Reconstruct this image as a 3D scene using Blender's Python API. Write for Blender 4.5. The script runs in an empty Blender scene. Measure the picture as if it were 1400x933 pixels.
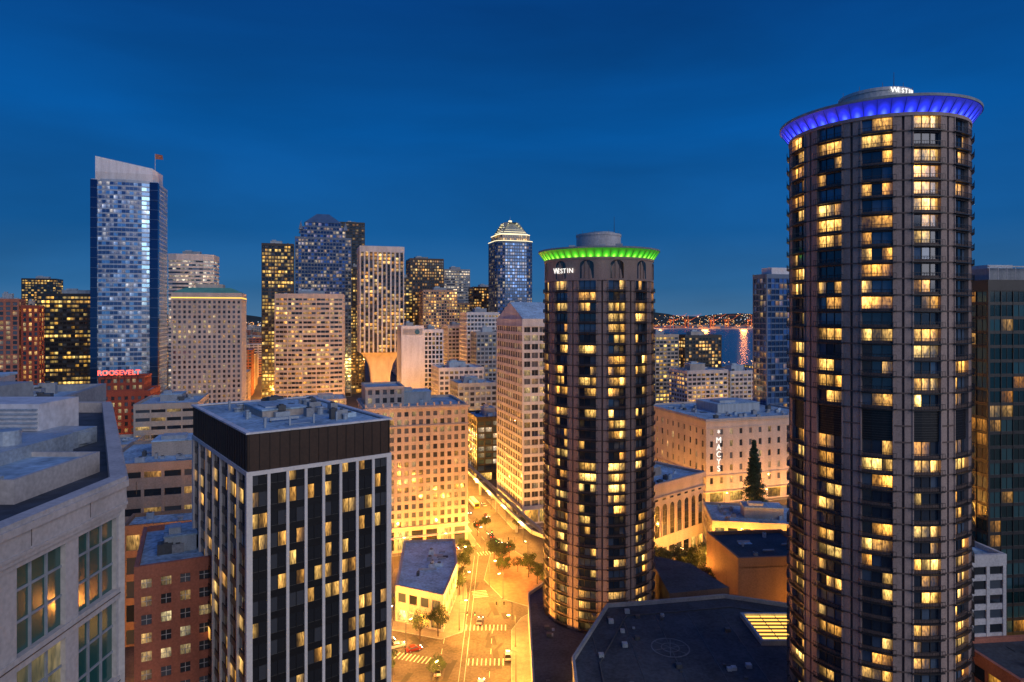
import bpy, math, random
from mathutils import Vector
R=random.Random(11)
sc=bpy.context.scene
GR=math.radians(17.5)
H=96.0
# ---------------------------------------------------------------- materials
def newmat(n):
    m=bpy.data.materials.new(n); m.use_nodes=True
    nt=m.node_tree; nt.nodes.clear()
    o=nt.nodes.new('ShaderNodeOutputMaterial'); p=nt.nodes.new('ShaderNodeBsdfPrincipled')
    nt.links.new(p.outputs[0],o.inputs[0]); return m,nt,p
def N(nt,t,**k):
    n=nt.nodes.new(t)
    for a,b in k.items(): setattr(n,a,b)
    return n
def wall(name,c,rough=.8,var=.25,scale=.25,bump=.15,metal=0,joint=None,streak=True):
    m,nt,p=newmat(name); L=nt.links.new
    tc=N(nt,'ShaderNodeTexCoord')
    n1=N(nt,'ShaderNodeTexNoise'); n1.inputs['Scale'].default_value=scale; n1.inputs['Detail'].default_value=6
    mp=N(nt,'ShaderNodeMapping'); mp.inputs['Scale'].default_value=(1,1,.18 if streak else 1)
    L(tc.outputs['Object'],mp.inputs[0]); L(mp.outputs[0],n1.inputs['Vector'])
    n2=N(nt,'ShaderNodeTexNoise'); n2.inputs['Scale'].default_value=scale*9; n2.inputs['Detail'].default_value=4
    L(tc.outputs['Object'],n2.inputs['Vector'])
    ad=N(nt,'ShaderNodeMath',operation='ADD'); L(n1.outputs[0],ad.inputs[0]); L(n2.outputs[0],ad.inputs[1])
    mr=N(nt,'ShaderNodeMapRange'); mr.inputs[1].default_value=.7; mr.inputs[2].default_value=1.3
    mr.inputs[3].default_value=1-var; mr.inputs[4].default_value=1+var; L(ad.outputs[0],mr.inputs[0])
    mx=N(nt,'ShaderNodeVectorMath',operation='SCALE'); mx.inputs[0].default_value=c[:3]; L(mr.outputs[0],mx.inputs['Scale'])
    L(mx.outputs[0],p.inputs['Base Color']); p.inputs['Roughness'].default_value=rough; p.inputs['Metallic'].default_value=metal
    if bump:
        b=N(nt,'ShaderNodeBump'); b.inputs['Strength'].default_value=bump; b.inputs['Distance'].default_value=.1
        L(n2.outputs[0],b.inputs['Height']); L(b.outputs[0],p.inputs['Normal'])
    return m
def emit(name,c,s,sample=False):
    m,nt,p=newmat(name); p.inputs['Base Color'].default_value=(*[x*.3 for x in c],1)
    p.inputs['Emission Color'].default_value=(*c,1); p.inputs['Emission Strength'].default_value=s
    if not sample: m.cycles.emission_sampling='NONE'
    return m
def glass(name,frac=.35,ca=(1,.40,.06),cb=(1,.68,.24),s=1.6,tint=(.015,.022,.03),metal=0.,clus=.18,row=0.,rough=.09,uc=.25,curt=.0):
    """window glass: every UV cell is one room, some of them lit; curt = share of each lit room hidden by drawn curtains"""
    m,nt,p=newmat(name); L=nt.links.new
    uv=N(nt,'ShaderNodeUVMap')
    fl=N(nt,'ShaderNodeVectorMath',operation='FLOOR'); L(uv.outputs[0],fl.inputs[0])
    fr=N(nt,'ShaderNodeVectorMath',operation='FRACTION'); L(uv.outputs[0],fr.inputs[0])
    oi=N(nt,'ShaderNodeObjectInfo')
    cx=N(nt,'ShaderNodeCombineXYZ'); L(oi.outputs['Random'],cx.inputs[2])
    ad=N(nt,'ShaderNodeVectorMath',operation='MULTIPLY_ADD'); ad.inputs[1].default_value=(1,1,1)
    L(fl.outputs[0],ad.inputs[0]); L(cx.outputs[0],ad.inputs[2])
    wn=N(nt,'ShaderNodeTexWhiteNoise',noise_dimensions='3D'); L(ad.outputs[0],wn.inputs['Vector'])
    sp=N(nt,'ShaderNodeSeparateColor'); L(wn.outputs['Color'],sp.inputs[0])
    ms=N(nt,'ShaderNodeVectorMath',operation='MULTIPLY'); ms.inputs[1].default_value=(clus*(1-.8*row),clus*(1+3*row),7.7)
    L(ad.outputs[0],ms.inputs[0])
    nz=N(nt,'ShaderNodeTexNoise'); nz.inputs['Scale'].default_value=1; nz.inputs['Detail'].default_value=2; L(ms.outputs[0],nz.inputs['Vector'])
    th=N(nt,'ShaderNodeMapRange'); th.inputs[1].default_value=.34; th.inputs[2].default_value=.66
    th.inputs[3].default_value=max(0,frac*.1); th.inputs[4].default_value=min(1,frac*1.9); L(nz.outputs[0],th.inputs[0])
    lt=N(nt,'ShaderNodeMath',operation='LESS_THAN'); L(wn.outputs['Value'],lt.inputs[0]); L(th.outputs[0],lt.inputs[1])
    pw=N(nt,'ShaderNodeMath',operation='POWER'); L(sp.outputs[0],pw.inputs[0]); pw.inputs[1].default_value=1.9
    br=N(nt,'ShaderNodeMapRange'); br.inputs[3].default_value=.14; br.inputs[4].default_value=1.45; L(pw.outputs[0],br.inputs[0])
    sx=N(nt,'ShaderNodeSeparateXYZ'); L(fr.outputs[0],sx.inputs[0])
    gv=N(nt,'ShaderNodeMapRange'); gv.inputs[1].default_value=.2; gv.inputs[2].default_value=.95; gv.inputs[3].default_value=.35; gv.inputs[4].default_value=1.25
    L(sx.outputs[1],gv.inputs[0])
    dx=N(nt,'ShaderNodeMath',operation='SUBTRACT'); L(sx.outputs[0],dx.inputs[0]); L(sp.outputs[1],dx.inputs[1])
    ab=N(nt,'ShaderNodeMath',operation='ABSOLUTE'); L(dx.outputs[0],ab.inputs[0])
    hs=N(nt,'ShaderNodeMapRange'); hs.inputs[2].default_value=.6; hs.inputs[3].default_value=1.6; hs.inputs[4].default_value=.4-.32*curt; L(ab.outputs[0],hs.inputs[0])
    us=N(nt,'ShaderNodeVectorMath',operation='MULTIPLY'); us.inputs[1].default_value=(2.2,.7,1); L(uv.outputs[0],us.inputs[0])
    un=N(nt,'ShaderNodeTexNoise'); un.inputs['Scale'].default_value=4.5; un.inputs['Detail'].default_value=3; L(us.outputs[0],un.inputs['Vector'])
    ur=N(nt,'ShaderNodeMapRange'); ur.inputs[1].default_value=.35; ur.inputs[2].default_value=.65; ur.inputs[3].default_value=.3; ur.inputs[4].default_value=1.4; L(un.outputs[0],ur.inputs[0])
    a=lt.outputs[0]
    for q in (br,gv,hs,ur):
        mm=N(nt,'ShaderNodeMath',operation='MULTIPLY'); L(a,mm.inputs[0]); L(q.outputs[0],mm.inputs[1]); a=mm.outputs[0]
    mm=N(nt,'ShaderNodeMath',operation='MULTIPLY'); L(a,mm.inputs[0]); mm.inputs[1].default_value=s
    mc=N(nt,'ShaderNodeMix',data_type='RGBA'); L(sp.outputs[2],mc.inputs[0]); mc.inputs[6].default_value=(*ca,1); mc.inputs[7].default_value=(*cb,1)
    L(mc.outputs[2],p.inputs['Emission Color']); L(mm.outputs[0],p.inputs['Emission Strength'])
    cu=N(nt,'ShaderNodeMath',operation='LESS_THAN'); L(sp.outputs[1],cu.inputs[0]); cu.inputs[1].default_value=uc
    bc=N(nt,'ShaderNodeMix',data_type='RGBA'); L(cu.outputs[0],bc.inputs[0]); bc.inputs[6].default_value=(*tint,1)
    bc.inputs[7].default_value=(*[t*3+.015 for t in tint],1); L(bc.outputs[2],p.inputs['Base Color'])
    p.inputs['Roughness'].default_value=rough; p.inputs['Metallic'].default_value=metal
    p.inputs['IOR'].default_value=1.9
    m.cycles.emission_sampling='NONE'
    return m
W_white=wall('precast_white',(.55,.55,.56)); W_cream=wall('terracotta_cream',(.5,.43,.38)); W_beige=wall('stone_beige',(.42,.375,.33))
W_tan=wall('stone_tan',(.32,.25,.21)); W_brick=wall('brick_red',(.33,.07,.04)); W_brick2=wall('brick_pink',(.40,.15,.10))
W_grey=wall('concrete_grey',(.29,.32,.35)); W_hotel=wall('concrete_brown',(.38,.285,.245),var=.25,scale=.4); W_hotel2=wall('concrete_brown_dark',(.14,.098,.085))
W_dark=wall('metal_dark',(.03,.03,.033),.4); W_black=wall('panel_black',(.012,.012,.014),.3); W_bronze=wall('panel_bronze',(.05,.027,.017),.4,var=.3)
W_blue=wall('cladding_blue',(.08,.14,.24),.35); W_brown=wall('concrete_warm',(.28,.17,.11)); W_side=wall('marble_white',(.66,.66,.68),.5)
W_steel=wall('cladding_steel',(.38,.47,.58),.4); W_green=wall('copper_green',(.12,.36,.27),.6)
Rf=wall('roof_membrane',(.30,.44,.55),.85,.55,.12,.1,streak=False); RfD=wall('roof_dark',(.05,.062,.078),.8,.5,.15,.1,streak=False); RfW=wall('roof_pale',(.40,.55,.66),.8,.45,.15,.1,streak=False)
HV=wall('hvac_metal',(.36,.43,.49),.45,.3,.6,.05,.2); HVd=wall('hvac_dark',(.07,.08,.09),.5)
Gl=glass('glass_office',.5,s=2.0); GlD=glass('glass_dark',.16,s=1.4); GlY=glass('glass_yellow_rows',.7,(1,.48,.06),(1,.7,.2),1.8,row=.8)
GlB=glass('glass_blue',.3,(1,.6,.25),(1,.82,.5),1.4,(.05,.11,.24),.75,row=.7); GlS=glass('glass_sparse',.12,s=1.4)
GlU=glass('glass_blue_bands',.38,(.7,.8,1),(1,.85,.6),.8,(.14,.26,.46),.8,row=1.,rough=.2,uc=.3)
GlUs=glass('glass_blue_side',.04,(1,.6,.25),(1,.8,.5),1.0,(.04,.1,.22),.85)
GlH=glass('glass_hotel',.46,(1,.42,.06),(1,.62,.16),5.6,(.03,.05,.08),.25,clus=.9,uc=.35,curt=.8)
GlW=glass('glass_white_rows',.7,(1,.7,.4),(1,.9,.7),1.3,(.03,.06,.1),row=.8)
GlG=glass('glass_greenish',.12,(1,.5,.1),(1,.7,.3),1.0,(.02,.1,.085),uc=.5)
GlN=glass('glass_tower_black',.26,(1,.44,.07),(1,.6,.16),3.4,(.012,.014,.018),clus=.23,row=.75,curt=.6)
GlO=glass('glass_old',.28,(1,.5,.1),(1,.8,.4),1.4,(.03,.035,.045),uc=.5)
GlShop=glass('glass_shops',.9,(1,.42,.05),(1,.64,.16),3.0)
E_warm=emit('lamp_warm',(1,.6,.2),30); E_yel=emit('strip_yellow',(1,.62,.1),1.6); E_red=emit('neon_red',(1,.08,.05),4); E_white=emit('sign_white',(1,.97,.9),1.3)
E_head=emit('headlight',(1,.9,.7),20); E_tail=emit('taillight',(1,.03,.01),8); E_grn=emit('signal_green',(.1,1,.35),6); E_crown=emit('crown_light',(1,.85,.5),1.7); E_sky=emit('skylight_glow',(1,.5,.08),2.2)
# ---------------------------------------------------------------- mesh builder
class MB:
    def __init__(s): s.v=[];s.f=[];s.m=[];s.uv=[];s.mats=[]
    def mi(s,m):
        if m not in s.mats: s.mats.append(m)
        return s.mats.index(m)
    def poly(s,pts,mat,uv=None):
        i=len(s.v); s.v.extend(pts); s.f.append(tuple(range(i,i+len(pts)))); s.m.append(s.mi(mat))
        s.uv.extend(uv if uv else [(0.5,0.5)]*len(pts))
    def hexa(s,a,mat,skip=()):
        fs=[(0,3,2,1),(4,5,6,7),(0,1,5,4),(1,2,6,5),(2,3,7,6),(3,0,4,7)]
        for k,f in enumerate(fs):
            if k in skip: continue
            s.poly([a[i] for i in f],mat)
    def box(s,x0,x1,y0,y1,z0,z1,mat,skip=()):
        s.hexa([(x0,y0,z0),(x1,y0,z0),(x1,y1,z0),(x0,y1,z0),(x0,y0,z1),(x1,y0,z1),(x1,y1,z1),(x0,y1,z1)],mat,skip)
    def obox(s,p,d,a0,a1,b0,b1,z0,z1,mat,skip=()):
        n=(d[1],-d[0])
        def P(a,b,z): return (p[0]+d[0]*a+n[0]*b,p[1]+d[1]*a+n[1]*b,z)
        s.hexa([P(a0,b1,z0),P(a1,b1,z0),P(a1,b0,z0),P(a0,b0,z0),P(a0,b1,z1),P(a1,b1,z1),P(a1,b0,z1),P(a0,b0,z1)],mat,skip)
    def prism(s,pts,z0,z1,mat,top=None,bot=False):
        n=len(pts)
        for i in range(n):
            a,b=pts[i],pts[(i+1)%n]; s.poly([(a[0],a[1],z0),(b[0],b[1],z0),(b[0],b[1],z1),(a[0],a[1],z1)],mat)
        s.poly([(a[0],a[1],z1) for a in pts],top or mat)
        if bot: s.poly([(a[0],a[1],z0) for a in reversed(pts)],mat)
    def ring(s,o,i,z0,z1,mat,inner=True):
        n=len(o)
        for k in range(n):
            a,b,c,d=o[k],o[(k+1)%n],i[(k+1)%n],i[k]
            s.poly([(a[0],a[1],z0),(b[0],b[1],z0),(b[0],b[1],z1),(a[0],a[1],z1)],mat)
            s.poly([(a[0],a[1],z1),(b[0],b[1],z1),(c[0],c[1],z1),(d[0],d[1],z1)],mat)
            s.poly([(d[0],d[1],z0),(c[0],c[1],z0),(b[0],b[1],z0),(a[0],a[1],z0)],mat)
            if inner: s.poly([(c[0],c[1],z0),(d[0],d[1],z0),(d[0],d[1],z1),(c[0],c[1],z1)],mat)
    def frustum(s,a,za,b,zb,mat,cap=None):
        n=len(a)
        for k in range(n):
            p,q,r,t=a[k],a[(k+1)%n],b[(k+1)%n],b[k]
            s.poly([(p[0],p[1],za),(q[0],q[1],za),(r[0],r[1],zb),(t[0],t[1],zb)],mat)
        if cap: s.poly([(p[0],p[1],zb) for p in b],cap)
    def cyl(s,x,y,r,z0,z1,mat,n=12,r1=None,cap=True):
        a=circ(x,y,r,n); b=circ(x,y,r if r1 is None else r1,n); s.frustum(a,z0,b,z1,mat,mat if cap else None)
    def tube(s,p,q,r0,r1,mat,n=6):
        p=Vector(p);q=Vector(q);d=(q-p).normalized(); u=d.orthogonal().normalized(); w=d.cross(u)
        A=[tuple(p+(u*math.cos(t)+w*math.sin(t))*r0) for t in [2*math.pi*i/n for i in range(n)]]
        B=[tuple(q+(u*math.cos(t)+w*math.sin(t))*r1) for t in [2*math.pi*i/n for i in range(n)]]
        for i in range(n): s.poly([A[i],A[(i+1)%n],B[(i+1)%n],B[i]],mat)
        s.poly(B,mat)
    def mesh(s,name):
        me=bpy.data.meshes.new(name); me.from_pydata(s.v,[],s.f)
        for m in s.mats: me.materials.append(m)
        me.polygons.foreach_set('material_index',s.m)
        ul=me.uv_layers.new(name='UVMap'); ul.data.foreach_set('uv',[c for t in s.uv for c in t])
        me.update(); return me
    def obj(s,name,loc=(0,0,0),yaw=0,parent=None):
        return place(s.mesh(name),name,loc,yaw,parent)
def place(me,name,loc=(0,0,0),yaw=0,parent=None):
    o=bpy.data.objects.new(name,me); sc.collection.objects.link(o); o.location=loc; o.rotation_euler=(0,0,yaw)
    if parent: o.parent=parent
    return o
def circ(x,y,r,n,ph=0): return [(x+r*math.cos(2*math.pi*i/n+ph),y+r*math.sin(2*math.pi*i/n+ph)) for i in range(n)]
def off(pts,d):
    n=len(pts); out=[]
    for i in range(n):
        a,b,c=pts[i-1],pts[i],pts[(i+1)%n]
        e1=(b[0]-a[0],b[1]-a[1]); e2=(c[0]-b[0],c[1]-b[1]); l1=math.hypot(*e1); l2=math.hypot(*e2)
        n1=(e1[1]/l1,-e1[0]/l1); n2=(e2[1]/l2,-e2[0]/l2)
        k=1+n1[0]*n2[0]+n1[1]*n2[1]
        out.append((b[0]+d*(n1[0]+n2[0])/k,b[1]+d*(n1[1]+n2[1])/k))
    return out
def rect(w,d,x=0,y=0): return [(x,y),(x+w,y),(x+w,y+d),(x,y+d)]
def shell(b,pts,z0,z1,fw,fh,pw,sh,pm,sm,gm,pr=.35,sr=.25,fi=0,mull=None,mm=None,post=True,gms=None,um=1):
    """glass skin + real piers + spandrel rings"""
    nf=max(1,round((z1-z0)/fh)); fh=(z1-z0)/nf; n=len(pts)
    for k in range(n):
        p,q=pts[k],pts[(k+1)%n]; L=math.hypot(q[0]-p[0],q[1]-p[1]); d=((q[0]-p[0])/L,(q[1]-p[1])/L)
        f_=fw[k%len(fw)] if isinstance(fw,(list,tuple)) else fw
        nb=max(1,round(L/f_)); bw=L/nb; u0=(fi*7+k)*43
        b.poly([(p[0],p[1],z0),(q[0],q[1],z0),(q[0],q[1],z1),(p[0],p[1],z1)],(gms or {}).get(k,gm),[(u0,0),(u0+nb*um,0),(u0+nb*um,nf),(u0,nf)])
        if pw>0:
            for i in range(nb+1):
                a0=max(0,i*bw-pw/2); a1=min(L,i*bw+pw/2)
                b.obox(p,d,a0,a1,0,pr,z0,z1,pm,skip=(4,))
        if mull:
            for i in range(nb):
                for j in range(1,mull[0]):
                    a=i*bw+pw/2+(bw-pw)*j/mull[0]; b.obox(p,d,a-.05,a+.05,0,.08,z0,z1,mm or pm,skip=(4,))
            for j in range(nf):
                for t in range(1,mull[1]):
                    z=z0+j*fh+fh*sh+fh*(1-sh)*t/mull[1]; b.obox(p,d,0,L,0,.06,z-.05,z+.05,mm or pm,skip=(4,))
    if sh>0:
        o=off(pts,sr)
        for j in range(nf): b.ring(o,pts,z0+j*fh,z0+j*fh+fh*sh,sm,False)
        b.ring(o,pts,z1-fh*.06,z1,sm,False)
    if post and pw>0:
        e=max(pr,sr)+.04
        for k in range(n):
            p,q=pts[k],pts[(k+1)%n]; L=math.hypot(q[0]-p[0],q[1]-p[1]); d=((q[0]-p[0])/L,(q[1]-p[1])/L)
            b.obox(p,d,-e,e,-e,e,z0,z1+.02,pm)
def clutter(b,pts,z,n,rng,pent=True,ph=1.0):
    xs=[p[0] for p in pts]; ys=[p[1] for p in pts]; x0,x1,y0,y1=min(xs),max(xs),min(ys),max(ys); w=x1-x0; d=y1-y0
    if pent:
        a=x0+w*rng.uniform(.2,.35); c=y0+d*rng.uniform(.3,.45)
        hh=rng.uniform(3,5)*ph
        b.box(a,a+w*.4,c,c+d*.35,z-.05,z+hh,rng.choice([W_grey,HV,W_beige])); b.box(a-.2,a+w*.4+.2,c-.2,c+d*.35+.2,z+hh,z+hh+.3,Rf)
        b.box(a+w*.05,a+w*.2,c+d*.05,c+d*.2,z+hh+.25,z+hh+1.6*ph,HV)
    for i in range(n):
        a=rng.uniform(x0+w*.08,x1-w*.16); c=rng.uniform(y0+d*.06,y1-d*.14); s=rng.uniform(.8,3.0); t=rng.uniform(.8,2.4); h=rng.uniform(.6,2.2)
        k=rng.random()
        if k<.5:
            b.box(a,a+s,c,c+t,z-.05,z+h,rng.choice([HV,HVd,W_grey,RfW])); b.cyl(a+s/2,c+t/2,min(s,t)*.35,z+h-.02,z+h+.22,HVd,10)
        elif k<.72:
            b.cyl(a,c,s*.25,z-.05,z+h*.8,HV,10); b.cyl(a,c,s*.36,z+h*.8,z+h*.8+.25,HV,10)
        elif k<.86:
            b.box(a,a+s*2.2,c,c+.5,z+.3,z+.75,HV); b.box(a,a+.3,c+.1,c+.4,z-.05,z+.3,HVd)
        else: b.box(a,a+s*1.5,c,c+t*1.5,z-.05,z+.03+.02*(i%5),rng.choice([RfD,RfW,HV]))
OCC=[]
def tower(name,x,y,w,d,h,yaw=GR,pts=None,z0=0,fw=3.6,fh=3.7,pw=.9,sh=.4,pm=W_beige,sm=None,gm=Gl,rm=Rf,pr=.35,sr=.25,tb=1.5,pa=1.0,gh=5,gmat=None,
          n=8,pent=True,mull=None,mm=None,extra=None,cap=None,post=True,gms=None):
    b=MB(); pts=pts or rect(w,d); sm=sm or pm
    xs=[p[0] for p in pts]; ys=[p[1] for p in pts]; cx=(min(xs)+max(xs))/2; cy=(min(ys)+max(ys))/2
    c,s=math.cos(yaw),math.sin(yaw); OCC.append((x+c*cx-s*cy,y+s*cx+c*cy,.5*math.hypot(max(xs)-min(xs),max(ys)-min(ys))))
    if gh: shell(b,pts,z0,z0+gh,fw*2,gh,pw,.12,pm,sm,gmat or GlShop,pr,sr,fi=5,post=post)
    shell(b,pts,z0+gh,h-tb,fw,fh,pw,sh,pm,sm,gm,pr,sr,mull=mull,mm=mm,post=post,gms=gms)
    e=max(pr,sr)+.08
    b.ring(off(pts,e),off(pts,-.35),h-tb,h+pa,cap or pm)
    b.poly([(p[0],p[1],h) for p in off(pts,-.3)],rm)
    if tb>2.5: b.ring(off(pts,e+.25),off(pts,e-.02),h-tb+.1,h-tb+.5,cap or pm)
    clutter(b,off(pts,-1),h,n,random.Random(hash((round(x),round(y)))%9999),pent)
    if extra: extra(b,w,d,h)
    return b.obj(name,(x,y,0),yaw)
def text(body,loc,size,rot,mat,name,parent=None,ext=.08,ax='CENTER',sx=1):
    cu=bpy.data.curves.new(name,'FONT'); cu.body=body; cu.size=size; cu.extrude=ext; cu.align_x=ax; cu.materials.append(mat)
    o=bpy.data.objects.new(name,cu); sc.collection.objects.link(o); o.rotation_euler=rot; o.location=loc; o.scale=(sx,1,1)
    if parent: o.parent=parent
    return o
# ---------------------------------------------------------------- skyline (left to right)
tower('brick_office_building',-396,500,18,12,107,fw=4,pw=1.6,sh=.3,pm=W_brick2,gm=GlO)
tower('brick_office_building',-376,505,11,10,102,fw=4,pw=1.8,sh=.3,pm=W_brick,gm=Gl)
tower('office_building',-404,560,56,30,113,fw=3.2,pw=.3,sh=.45,pm=W_dark,gm=GlY,rm=RfD)
tower('office_tower',-745,1000,45,30,150,fw=4,pm=W_dark,gm=GlY)
E_uc=wall('crown_panels',(.75,.76,.8),.5)
def union(b,w,d,h):
    P=[(3,1),(w-4,1),(w-1,8),(w-4,d-6),(4,d-4)]
    b.prism(P,h,h+7,W_side)
    zt=[h+20,h+12,h+10,h+15,h+19]
    n=len(P)
    for k in range(n):
        a,c=P[k],P[(k+1)%n]; b.poly([(a[0],a[1],h+7),(c[0],c[1],h+7),(c[0],c[1],zt[(k+1)%n]),(a[0],a[1],zt[k])],E_uc)
    b.poly([(P[k][0],P[k][1],zt[k]) for k in range(n)],W_side)
    b.tube((w-3,6,h),(w-3,6,h+26),.35,.15,W_white)
    b.poly([(w-3,6,h+26),(w+3,5,h+25),(w+3.4,5,h+21),(w-3,6,h+21.5)],W_brick2)
    b.poly([(w-3,6.05,h+21.5),(w+3.4,5.05,h+21),(w+3,5.05,h+25),(w-3,6.05,h+26)],W_side)
    for x0,x1 in ((-.4,4.6),(w-6,w+.3)):
        b.box(x0,x1,-.1,6,5,h,GlUs,skip=(0,))
        for j in range(24): b.box(x0-.05,x1+.05,-.16,6.05,9+j*8.4,9.3+j*8.4,W_blue)
pts=[(0,2),(5,1.5),(14,-.2),(26,-1.0),(38,-.2),(45,1.5),(50,6),(50,42),(44,50),(6,50),(0,42),(-.2,8)]
tower('glass_skyscraper',-352,550,50,50,209,pts=pts,fw=3.2,fh=3.9,pw=.1,sh=.3,pm=W_steel,sm=W_steel,gm=GlU,pr=.1,sr=.12,tb=1,extra=union,pent=False,n=0,post=False,gms={5:GlUs,6:GlUs,7:GlUs,11:GlUs,10:GlUs})
pts=[(0,4),(8,1),(20,0),(34,1),(44,5),(46,34),(0,34)]
tower('office_tower',-366,700,46,34,160,pts=pts,fw=3.5,fh=4,pw=0,sh=.5,pm=W_white,gm=GlW,sr=.4,tb=6)
def greenroof(b,w,d,h):
    b.ring(off(rect(w,d),.5),off(rect(w,d),.3),h-2.6,h-1.9,E_yel)
    b.frustum(off(rect(w,d),.4),h+1,off(rect(w,d),-7),h+4.5,W_green,W_green)
    b.box(w*.3,w*.7,d*.3,d*.7,h+4,h+7,W_cream)
tower('office_block',-217,420,41,36,109,fw=3.0,fh=3.2,pw=1.4,sh=.42,pm=W_cream,gm=GlO,tb=4,extra=greenroof,n=0,pent=False)
tower('office_tower',-266,700,32,30,171,fw=3.2,fh=3.8,pw=.5,sh=.35,pm=W_dark,gm=GlY,rm=RfD)
def usb(b,w,d,h):
    r=rect(w-12,d-12,6,6); shell(b,r,h,h+13,3.6,4,.5,.35,W_blue,W_blue,GlB,fi=3)
    r2=off(r,-5); b.prism(r,h+13,h+13.6,W_blue); shell(b,r2,h+13.6,h+19,3.6,4,.5,.35,W_blue,W_blue,GlB,fi=4)
    b.frustum(off(r2,1),h+19,off(r2,-13),h+31,W_blue,W_blue)
    for px in (6,w-6):
        for py in (6,d-6): b.frustum(rect(5,5,px-2.5,py-2.5),h+10,[(px,py)]*4,h+20,W_blue)
tower('glass_skyscraper',-247,750,62,50,184,fw=3.4,fh=4,pw=.7,sh=.3,pm=W_blue,gm=GlB,extra=usb,pent=False,n=0)
tower('dark_skyscraper',-243,930,34,30,226,fw=4,fh=4,pw=.6,sh=.4,pm=W_black,gm=GlS,rm=RfD)
pts=[(0,5),(9,2),(20,.5),(30,0),(40,.5),(50,3),(53,34),(0,34)]
tower('office_block',-180,500,53,34,111,pts=pts,fw=3,fh=3.6,pw=.2,sh=.5,pm=W_cream,gm=Gl,tb=2.5,sr=.4)
tower('office_tower',-197,800,14,25,153,fw=4,pm=W_dark,gm=GlY); tower('office_tower',-145,850,16,25,143,fw=4,pm=W_dark,gm=GlY)
# pedestal tower
b=MB(); w,d=43,36; r=rect(w,d)
shell(b,r,58,160,4.2,3.6,1.5,.25,W_white,W_bronze,Gl,sr=.2); b.ring(off(r,.6),off(r,-.4),158,164,W_white); b.poly([(p[0],p[1],162) for p in r],Rf)
prev=off(r,.3); zp=58
for i in range(1,13):
    t=i/12; cur=off(r,.3-12.5*(1-(1-t)**2.2)); z=58-34*t**1.5
    b.frustum(cur,z,prev,zp,W_cream); prev=cur; zp=z
b.prism(prev,0,zp,W_cream); b.poly([(p[0],p[1],58) for p in reversed(r)],W_cream)
b.obj('pedestal_tower',(-150,650,0),GR); OCC.append((-130,650,42))
tower('dark_skyscraper',-139,900,46,40,172,fw=3.4,fh=4,pw=.9,sh=.35,pm=W_bronze,gm=Gl,rm=RfD)
tower('office_tower',-108,800,42,30,125,fw=3.2,pw=.8,sh=.35,pm=W_tan,gm=Gl)
tower('office_tower',-103,1000,40,30,164,fw=3.2,fh=4,pw=.2,sh=.5,pm=W_grey,gm=GlW)
tower('office_tower',-52,900,36,30,133,fw=3.6,pm=W_bronze,gm=Gl); tower('office_tower',-75,860,20,20,110,fw=3.6,pm=W_tan,gm=GlY)
def wamu(b,w,d,h):
    r=[(8,4),(w-8,4),(w-4,8),(w-4,d-8),(w-8,d-4),(8,d-4),(4,d-8),(4,8)]
    shell(b,r,h,h+9,3,4,.8,.3,W_beige,W_beige,GlY,fi=3); b.ring(off(r,.7),off(r,-.3),h+9,h+9.8,E_crown)
    b.frustum(off(r,-1),h+9,off(r,-15),h+26,wall('crown_roof',(.4,.42,.34),.4),W_side)
    for i in range(6):
        q=off(r,-1.8-i*2.5); b.ring(q,off(q,-.3),h+10.3+i*2.7,h+10.8+i*2.7,E_crown)
    b.cyl(w/2,d/2,2.2,h+25,h+29,E_crown,10); b.tube((w/2,d/2,h+29),(w/2,d/2,h+34),.3,.1,HV)
    c_=[(10,0),(w-10,0),(w-2,4),(w,10),(w,d-10),(w-10,d),(10,d),(0,d-10),(0,10),(2,4)]
    b.ring(off(c_,.8),c_,h+.9,h+1.6,E_crown)
tower('skyscraper_with_lit_crown',-18,800,48,48,185,pts=[(10,0),(38,0),(46,4),(48,10),(48,38),(38,48),(10,48),(0,38),(0,10),(2,4)],fw=3.2,fh=4,pw=.5,sh=.35,pm=W_blue,gm=GlB,extra=wamu,pent=False,n=0)
o=tower('white_slab_building',-87,520,17,26,86,fw=17,fh=80,pw=1,sh=1,pm=W_side,gm=GlD,n=2)
tower('striped_office_building',-70,525.5,15,24,83,fw=3,fh=3.6,pw=.9,sh=.3,pm=W_side,gm=GlD,n=2)
b=MB(); b.tube((0,.3,0),(0,-.3,0),1.9,1.9,wall('logo_blue',(.02,.12,.2),.5),20); b.obj('logo_disc',(12,-.6,82),0,o)
tower('office_building',-41,600,30,28,97,fw=3.4,pw=.8,sh=.4,pm=W_side,gm=GlO); tower('office_building',-62,640,22,28,84,fw=3.4,pw=.8,sh=.4,pm=W_white,gm=GlO)
tower('office_building',-30,560,24,20,80,fw=3.4,pw=.8,sh=.4,pm=W_grey,gm=GlO)
tower('low_office_building',-53,480,33,30,56,fw=3.6,pw=1,sh=.4,pm=W_white,gm=GlO,rm=RfW,n=14)
tower('low_office_building',-35,430,26,25,50,fw=3.6,pw=1,sh=.4,pm=W_grey,gm=GlO,rm=RfW,n=14)
tower('station_building',-20,378,18,26,36,fw=4.5,pw=.8,sh=.3,pm=W_dark,gm=GlW)
def gable(b,w,d,h):
    b.poly([(0,0,h+1),(w,0,h+1),(w,d*.5,h+9),(0,d*.5,h+9)],RfW); b.poly([(w,d,h+1),(0,d,h+1),(0,d*.5,h+9),(w,d*.5,h+9)],RfW)
    b.poly([(0,d,h+1),(0,0,h+1),(0,d*.5,h+9)],W_white); b.poly([(w,0,h+1),(w,d,h+1),(w,d*.5,h+9)],W_white)
tower('gabled_office_building',5,300,38,41,93,fw=3.8,fh=3.9,pw=.7,sh=.36,pm=W_white,gm=GlO,pr=.3,sr=.4,extra=gable,n=0,pent=False,tb=2.6,gh=7,mull=(2,1),mm=W_grey)
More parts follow.
